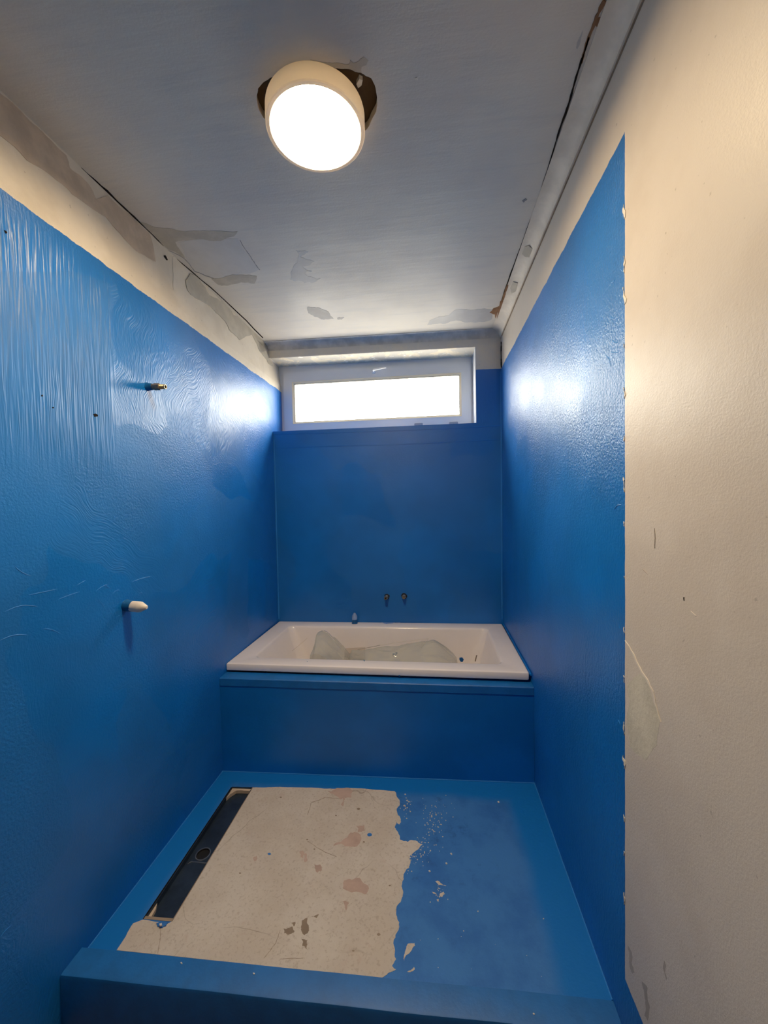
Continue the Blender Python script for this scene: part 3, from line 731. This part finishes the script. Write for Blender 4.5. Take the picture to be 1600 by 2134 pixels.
# raised L-shaped weld of the outlet box
zb_ = zfl(hc.x)-.0235
bm = bmesh.new(); tube(bm, [(hc.x-.040, hc.y-.052, zb_), (hc.x-.030, hc.y-.040, zb_), (hc.x+.036, hc.y-.040, zb_), (hc.x+.046, hc.y-.034, zb_), (hc.x+.044, hc.y+.045, zb_)], [.001, .0022, .0022, .0022, .0012], 6)
obj('weld', bm, M_steel, drain, smooth=True)
# steel edge strips and mortar left in the corners
bm = bmesh.new(); tube(bm, [dq(1, 0, 0), dq(1, .5, 0), dq(1, 1, 0)], .0022, 6); obj('edge_strip', bm, M_umber, drain)
bm = bmesh.new(); tube(bm, [dq(0, .01, 0), dq(0, .5, 0), dq(0, 1, 0)], .0022, 6); obj('edge_strip', bm, M_dark, drain)
bm = bmesh.new(); prism(bm, [dq(.05, .008, -.006), dq(.95, .008, -.006), dq(.93, .030, -.006), dq(.5, .026, -.006), dq(.28, .030, -.006), dq(.12, .07, -.006), dq(.05, .11, -.006)], NF, -.017, .0); obj('mortar', bm, M_taupe, drain)
bm = bmesh.new(); prism(bm, [dq(.05, .90, -.010), dq(.13, .93, -.010), dq(.17, .985, -.010), dq(.05, .99, -.010)], NF, -.013, 0); obj('mortar', bm, M_taupe, drain)
bm = bmesh.new(); prism(bm, [dq(.0, .985, 0), dq(1, .985, 0), dq(1, 1.0, 0), dq(0, 1.0, 0)], NF, -.006, .001); obj('end_strip', bm, M_umber, drain)

# ------------------------------------------------------------------ bath surround
sur = thing('bath_surround', (W/2, A, .16), 'blue-coated front wall of the bath with a narrow ledge, behind the shower base', 'bath surround')
ZL = .697
bm = bmesh.new(); g0, g1 = .0008, W-.0008
gl = xl(2.1, .5)+g0
hexa(bm, [(gl, ya(0), zfl(0)+.0005), (g1, ya(W), zfl(W)+.0005), (g1, ya(W)+.065, zfl(W)+.0005), (gl, ya(0)+.065, zfl(0)+.0005),
          (gl, ya(0), .652), (g1, ya(W), .650), (g1, ya(W)+.065, .650), (gl, ya(0)+.065, .652)])
obj('apron', bm, M_blue, sur)
bm = bmesh.new(); rows = []
for i in range(19):
    x = gl + (g1-gl)*i/18; y = ya(x)-.004+.0012*noise.noise(Vector((x*5, 2, 0))); zt = ZL-.002*x/W; zb0 = zt-.045+.001*noise.noise(Vector((x*6, 0, 9)))
    rows.append([(x, y+.004, zb0-.003), (x, y, zb0+.002), (x, y, zt-.004), (x, y+.004, zt), (x, y+.085, zt), (x, y+.085, zb0)])
loft(bm, rows); obj('ledge', bm, M_kerb, sur, smooth=True)

# ------------------------------------------------------------------ bathtub
ZR = .7503
tub = thing('bathtub', (W/2, 2.55, .33), 'white rectangular built-in bathtub under the window, set between blue walls', 'bathtub')
def tubloop(x0, x1, y0, y1, z, r, n=8, sk=1):
    """rounded rectangle that follows the skew of the window wall at the back"""
    pts = []
    for cx, cy, a0 in ((x1-r, y1-r, 0), (x0+r, y1-r, 90), (x0+r, y0+r, 180), (x1-r, y0+r, 270)):
        for i in range(n+1):
            a = math.radians(a0 + 90*i/n); x, y = cx+r*math.cos(a), cy+r*math.sin(a)
            f = (y-2.14)/.83
            pts.append((x, y + sk*(x/W-.5)*(.018*(1-f) + .050*f), z))
    return pts
X0, X1, YF, YBk = .0, 1.738, 2.152, 2.973
L = [tubloop(X0+.010, X1-.010, YF+.010, YBk-.005, ZR-.040, .006),
     tubloop(X0+.001, X1-.001, YF+.001, YBk, ZR-.040, .008),
     tubloop(X0, X1, YF, YBk, ZR-.036, .008),
     tubloop(X0, X1, YF, YBk, ZR-.008, .008),
     tubloop(X0+.002, X1-.002, YF+.002, YBk-.001, ZR-.003, .008),
     tubloop(X0+.007, X1-.007, YF+.007, YBk-.003, ZR-.0004, .008),
     tubloop(X0+.012, X1-.012, YF+.012, YBk-.006, ZR, .008),
     tubloop(.118, 1.625, 2.248, 2.872, ZR, .045),
     tubloop(.124, 1.619, 2.254, 2.866, ZR-.002, .044),
     tubloop(.130, 1.613, 2.260, 2.861, ZR-.008, .044),
     tubloop(.136, 1.608, 2.265, 2.857, ZR-.020, .046)]
for t in (.15, .3, .45, .6, .75, .88):
    e_ = t**1.0
    L.append(tubloop(.136+.15*e_, 1.608-.11*e_, 2.265+.055*e_, 2.857-.055*e_, ZR-.02-.37*t, .046+.05*t))
L += [tubloop(.31, 1.475, 2.335, 2.785, ZR-.375, .11), tubloop(.36, 1.43, 2.37, 2.75, ZR-.395, .12), tubloop(.42, 1.37, 2.42, 2.70, ZR-.40, .12)]
bm = bmesh.new(); loft(bm, L, cap0=False, cap1=True)
for f in bm.faces: f.smooth = True
shell = obj('shell', bm, M_white, tub, smooth=True)
# outlet and overflow
dp = Vector((.85, 2.58, ZR-.40))
bm = bmesh.new(); lathe(bm, dp, (0, 0, 1), [(0, .036), (.003, .034), (.003, .022), (.001, .02), (.001, 0)], 32, False, False); bmesh.ops.remove_doubles(bm, verts=bm.verts, dist=1e-5)
obj('plug_hole', bm, M_steel, tub, smooth=True)
# splashes of blue on the acrylic
for i, (u, v, r) in enumerate(((822,1365,4.5), (826,1361,2.5), (758.5,1377,1.6), (832,1409,2), (640,1379,.8))):
    f = on_z(ZR) if v > 1370 else on_y(2.78)
    n_ = NF if v > 1370 else (0, -1, 0)
    if v > 1405: f, n_ = on_y(2.152), (0, -1, 0)
    patch('paint_splash', f, n_, [(u-r, v-r*.5), (u, v-r*.8), (u+r, v-r*.3), (u+r*.7, v+r*.7), (u-r*.3, v+r*.8)], M_capdark, tub, .2, 2, 250+i, t=.0012 if i > 1 else .004)
# blue smear over the back of the rim
patch('paint_smear', on_z(ZR), NF, [(788,1295),(815,1293.5),(838,1296),(820,1298),(805,1300.5),(800,1299)], simple('thin_blue_smear', lin(120, 150, 196), .4), tub, .12, 3, 260, t=.0006)
# membrane bead where rim meets walls
bead(tub, [(X1+.006, YF-.004, ZR-.006), (W-.004, 2.985, ZR+.002)], .006, M_blue, 'membrane_bead')

# protective film lying tented in the tub
film = bmesh.new()
pkL = on_y(2.60)(674, 1314); pkR = on_y(2.60)(903, 1331)
fl = ZR-.392
GX, GY = 96, 44; vs = []
for i in range(GX+1):
    row = []
    for j in range(GY+1):
        x = .36 + (1.44-.36)*i/GX; y = 2.37 + (2.76-2.37)*j/GY
        dy = abs(y-2.60)
        dx = x-pkL.x; zL = pkL.z + .02 - math.sqrt(((.60 if dx < 0 else 1.25)*dx)**2 + (.62*dy)**2 + .0004)
        dx = x-pkR.x; zR = pkR.z + .018 - math.sqrt(((.55 if dx < 0 else .95)*dx)**2 + (.66*dy)**2 + .0003)
        ridge_ = pkR.z - .005 - .62*dy - .16*max(0, pkR.x-x) - 3*max(0, x-pkR.x) - 3*max(0, .66-x)
        z = max(zL, zR, ridge_, fl+.012)
        fold = abs(noise.noise(Vector((x*7, y*9, 1.3))))*.045 + abs(noise.noise(Vector((x*19, y*23, 4))))*.014
        edge_ = min(1, min(i, GX-i, j, GY-j)/6)
        z = z - fold*(.8 if z > fl+.03 else -.8)
        z = max(fl+.004, z*edge_ + (fl+.010)*(1-edge_))
        row.append(film.verts.new((x + .01*noise.noise(Vector((x*9, y*9, 8))), y + .01*noise.noise(Vector((x*9, y*9, 3))), z)))
    vs.append(row)
for i in range(GX):
    for j in range(GY): film.faces.new((vs[i][j], vs[i+1][j], vs[i+1][j+1], vs[i][j+1]))
fo_ = obj('protective_film', film, M_film, None, smooth=True)
for nm, pp in (('film_edge_glint', ((745,1353.5),(768,1349.5),(792,1344.5))), ('film_edge_glint', ((792,1344.5),(840,1337),(893,1330.5))), ('film_fold_glint', ((893,1330.5),(884,1341),(876,1352))), ('film_fold_glint', ((640,1330),(625,1343),(608,1357))),
               ('film_fold_glint', ((672,1314),(683,1319),(697,1336),(708,1356)))):
    q = [on_y(2.585)(u, v) for u, v in pp]; bm = bmesh.new(); tube(bm, [q[0].lerp(q[1], i/4) for i in range(4)] + [q[1].lerp(q[2], i/4) for i in range(5)], .0016, 6)
    obj(nm, bm, M_smudge if pp[0][0] == 745 else M_cap, fo_, smooth=True)  # pale tubes paint the glints along the folds, the grey one the dark edge
tag(fo_, 'crumpled clear plastic film standing in two peaks inside the bathtub', 'plastic film')
# pale packing card in the film
cpos = on_y(2.70)(740, 1362)
bm = bmesh.new(); a0 = cpos
hexa(bm, [(a0.x-.085, 2.70, a0.z-.09), (a0.x+.065, 2.70, a0.z-.09), (a0.x+.065, 2.705, a0.z-.09), (a0.x-.085, 2.705, a0.z-.09),
          (a0.x-.085, 2.745, a0.z+.018), (a0.x+.065, 2.752, a0.z+.028), (a0.x+.065, 2.757, a0.z+.028), (a0.x-.085, 2.750, a0.z+.018)])
tag(obj('packing_card', bm, M_card), 'small pinkish card lying between the two film peaks in the bathtub', 'card')
# blue dab and dark sliver at the right end of the basin
for i, (px, m_, nm, lb, ct) in enumerate((
    ([(957,1371),(963,1370),(966,1374),(964,1379),(960,1379),(957,1375)], M_capdark, 'paint_crumb', 'small blue crumb of dried paint at the right end of the bathtub', 'paint crumb'),
    ([(992,1366),(994,1365),(991,1378),(989,1378)], M_umber, 'plastic_sliver', 'thin dark sliver standing at the right end of the bathtub', 'sliver'))):
    yy = 2.45 if i == 0 else 2.48
    bm = bmesh.new(); prism(bm, [on_y(yy)(u, v) for u, v in px], (0, -1, 0), -.003, .003)
    p_ = on_y(yy)(px[0][0], px[0][1]); 
    if i == 0:
        o = obj(nm, bm, m_); tag(o, lb, ct)
    else:
        o = obj(nm, bm, m_); tag(o, lb, ct)

# ------------------------------------------------------------------ pipe ends and plugs
# brass shower outlet on the left wall
p = on_left(307, 806); ax = Vector((1, .0089, .01)).normalized()
tip = hit(345, 806, (0, p.y, 0), (0, 1, 0)); ax = (tip-p).normalized(); Ln = (tip-p).length
sh = thing('shower_pipe_outlet', p, 'brass threaded pipe stub with a blue collar, sticking out of the left wall above', 'pipe stub')
bm = bmesh.new(); lathe(bm, p, ax, [(-.004, .0), (-.004, .019), (.004, .017), (Ln*.10, .0155), (Ln*.26, .014), (Ln*.30, .013), (Ln*.3, 0)], 28, False, False, wob=.18, seed=2)
obj('collar', bm, M_capdark, sh, smooth=True)
bm = bmesh.new(); lathe(bm, p, ax, [(Ln*.22, 0), (Ln*.22, .0125), (Ln*.68, .0125), (Ln*.68, 0)], 28, False, False, wob=.06); nut(bm, p, ax, Ln*.36, Ln*.70, .0145)
obj('body', bm, simple('weathered_brass', (.26, .21, .16), .5, metal=.6, bs=.4, bscale=120, var=.35), sh)
bm = bmesh.new(); pr = [(Ln*.70, .007), (Ln*.70, .0105)]
for i in range(7): t0_ = .72+.25*i/7; pr += [(Ln*t0_, .0108), (Ln*(t0_+.018), .0095)]
pr += [(Ln, .0098), (Ln, .0066), (Ln*.72, .0066)]
lathe(bm, p, ax, pr, 28, False, False); obj('threaded_end', bm, M_brass, sh, smooth=False)
bm = bmesh.new(); lathe(bm, p, ax, [(Ln*.72, 0.0001), (Ln*.72, .0066)], 20, False, False); obj('bore', bm, M_black, sh)

# plugs: white conical caps
def plug(p, ax, L_, R_, label, blue_len, white, dk):
    t = thing('pipe_plug', p, label, 'pipe plug')
    bm = bmesh.new(); lathe(bm, p, ax, [(-.003, 0), (-.003, R_*1.15), (L_*.05, R_*1.02), (L_*blue_len, R_*1.0), (L_*blue_len, 0)], 28, False, False, wob=.08, seed=4)
    obj('collar', bm, dk, t, smooth=True)
    bm = bmesh.new(); lathe(bm, p, ax, [(L_*blue_len*.9, 0), (L_*blue_len*.9, R_*.98), (L_*.62, R_*1.0), (L_*.72, R_*.93), (L_*.86, R_*.62), (L_*.97, R_*.40), (L_, R_*.26), (L_*1.004, 0)], 28, False, False, wob=.05, seed=6)
    obj('cap', bm, white, t, smooth=True)
    return t
p = on_left(262, 1262); tip = hit(306, 1266, (0, p.y-.004, 0), (0, 1, 0))
plug(p, tip-p, (tip-p).length, .0215, 'white pointed cap with a blue base, on the left wall below the brass stub', .34, M_cap, M_capdark)
p = on_z(ZR+.0004)(739, 1299)
plug(p+Vector((0, 0, .003)), Vector((0, .06, 1)), .078, .0200, 'blue-smeared pointed cap standing upright on the back rim of the bathtub', .36, M_capb, M_capdark)
# two tap inlets over the bath
for u, v, lab, bore in ((806, 1243, 'left of the two brass tap inlets above the bathtub, with an open black bore', True), (842, 1242, 'right of the two brass tap inlets above the bathtub, closed by a round stopper', False)):
    p = on_back(u, v); t = thing('tap_inlet', p, lab, 'pipe stub', None); a = Vector((-.0 if not bore else -.05, -1, 0)).normalized()
    bm = bmesh.new(); lathe(bm, p, a, [(.0006, .0), (.0006, .021 if bore else .024), (.002, .018), (.002, 0)], 24, False, False, wob=.2, seed=8 if bore else 3); obj('opening', bm, M_black, t)
    bm = bmesh.new(); lathe(bm, p, a, [(-.01, 0), (-.01, .013), (.016, .013), (.016, 0)], 24, False, False); nut(bm, p, a, .014, .034, .0165)
    obj('union_nut', bm, M_steel, t)
    bm = bmesh.new(); L2 = .062 if bore else .05
    lathe(bm, p, a, [(.034, 0), (.034, .010), (L2-.012, .010), (L2-.012, .0115), (L2, .0115), (L2, .0066 if bore else .0085), (L2-.001 if not bore else L2-.02, .0066 if bore else .0085)], 28, False, False)
    obj('threaded_end', bm, M_brass, t, smooth=True)
    bm = bmesh.new(); d_ = L2-.018 if bore else L2-.0005
    lathe(bm, p, a, [(d_, .0066 if bore else .0085), (d_, .0001)], 24, False, False); obj('bore' if bore else 'stopper', bm, M_black if bore else M_brass, t)
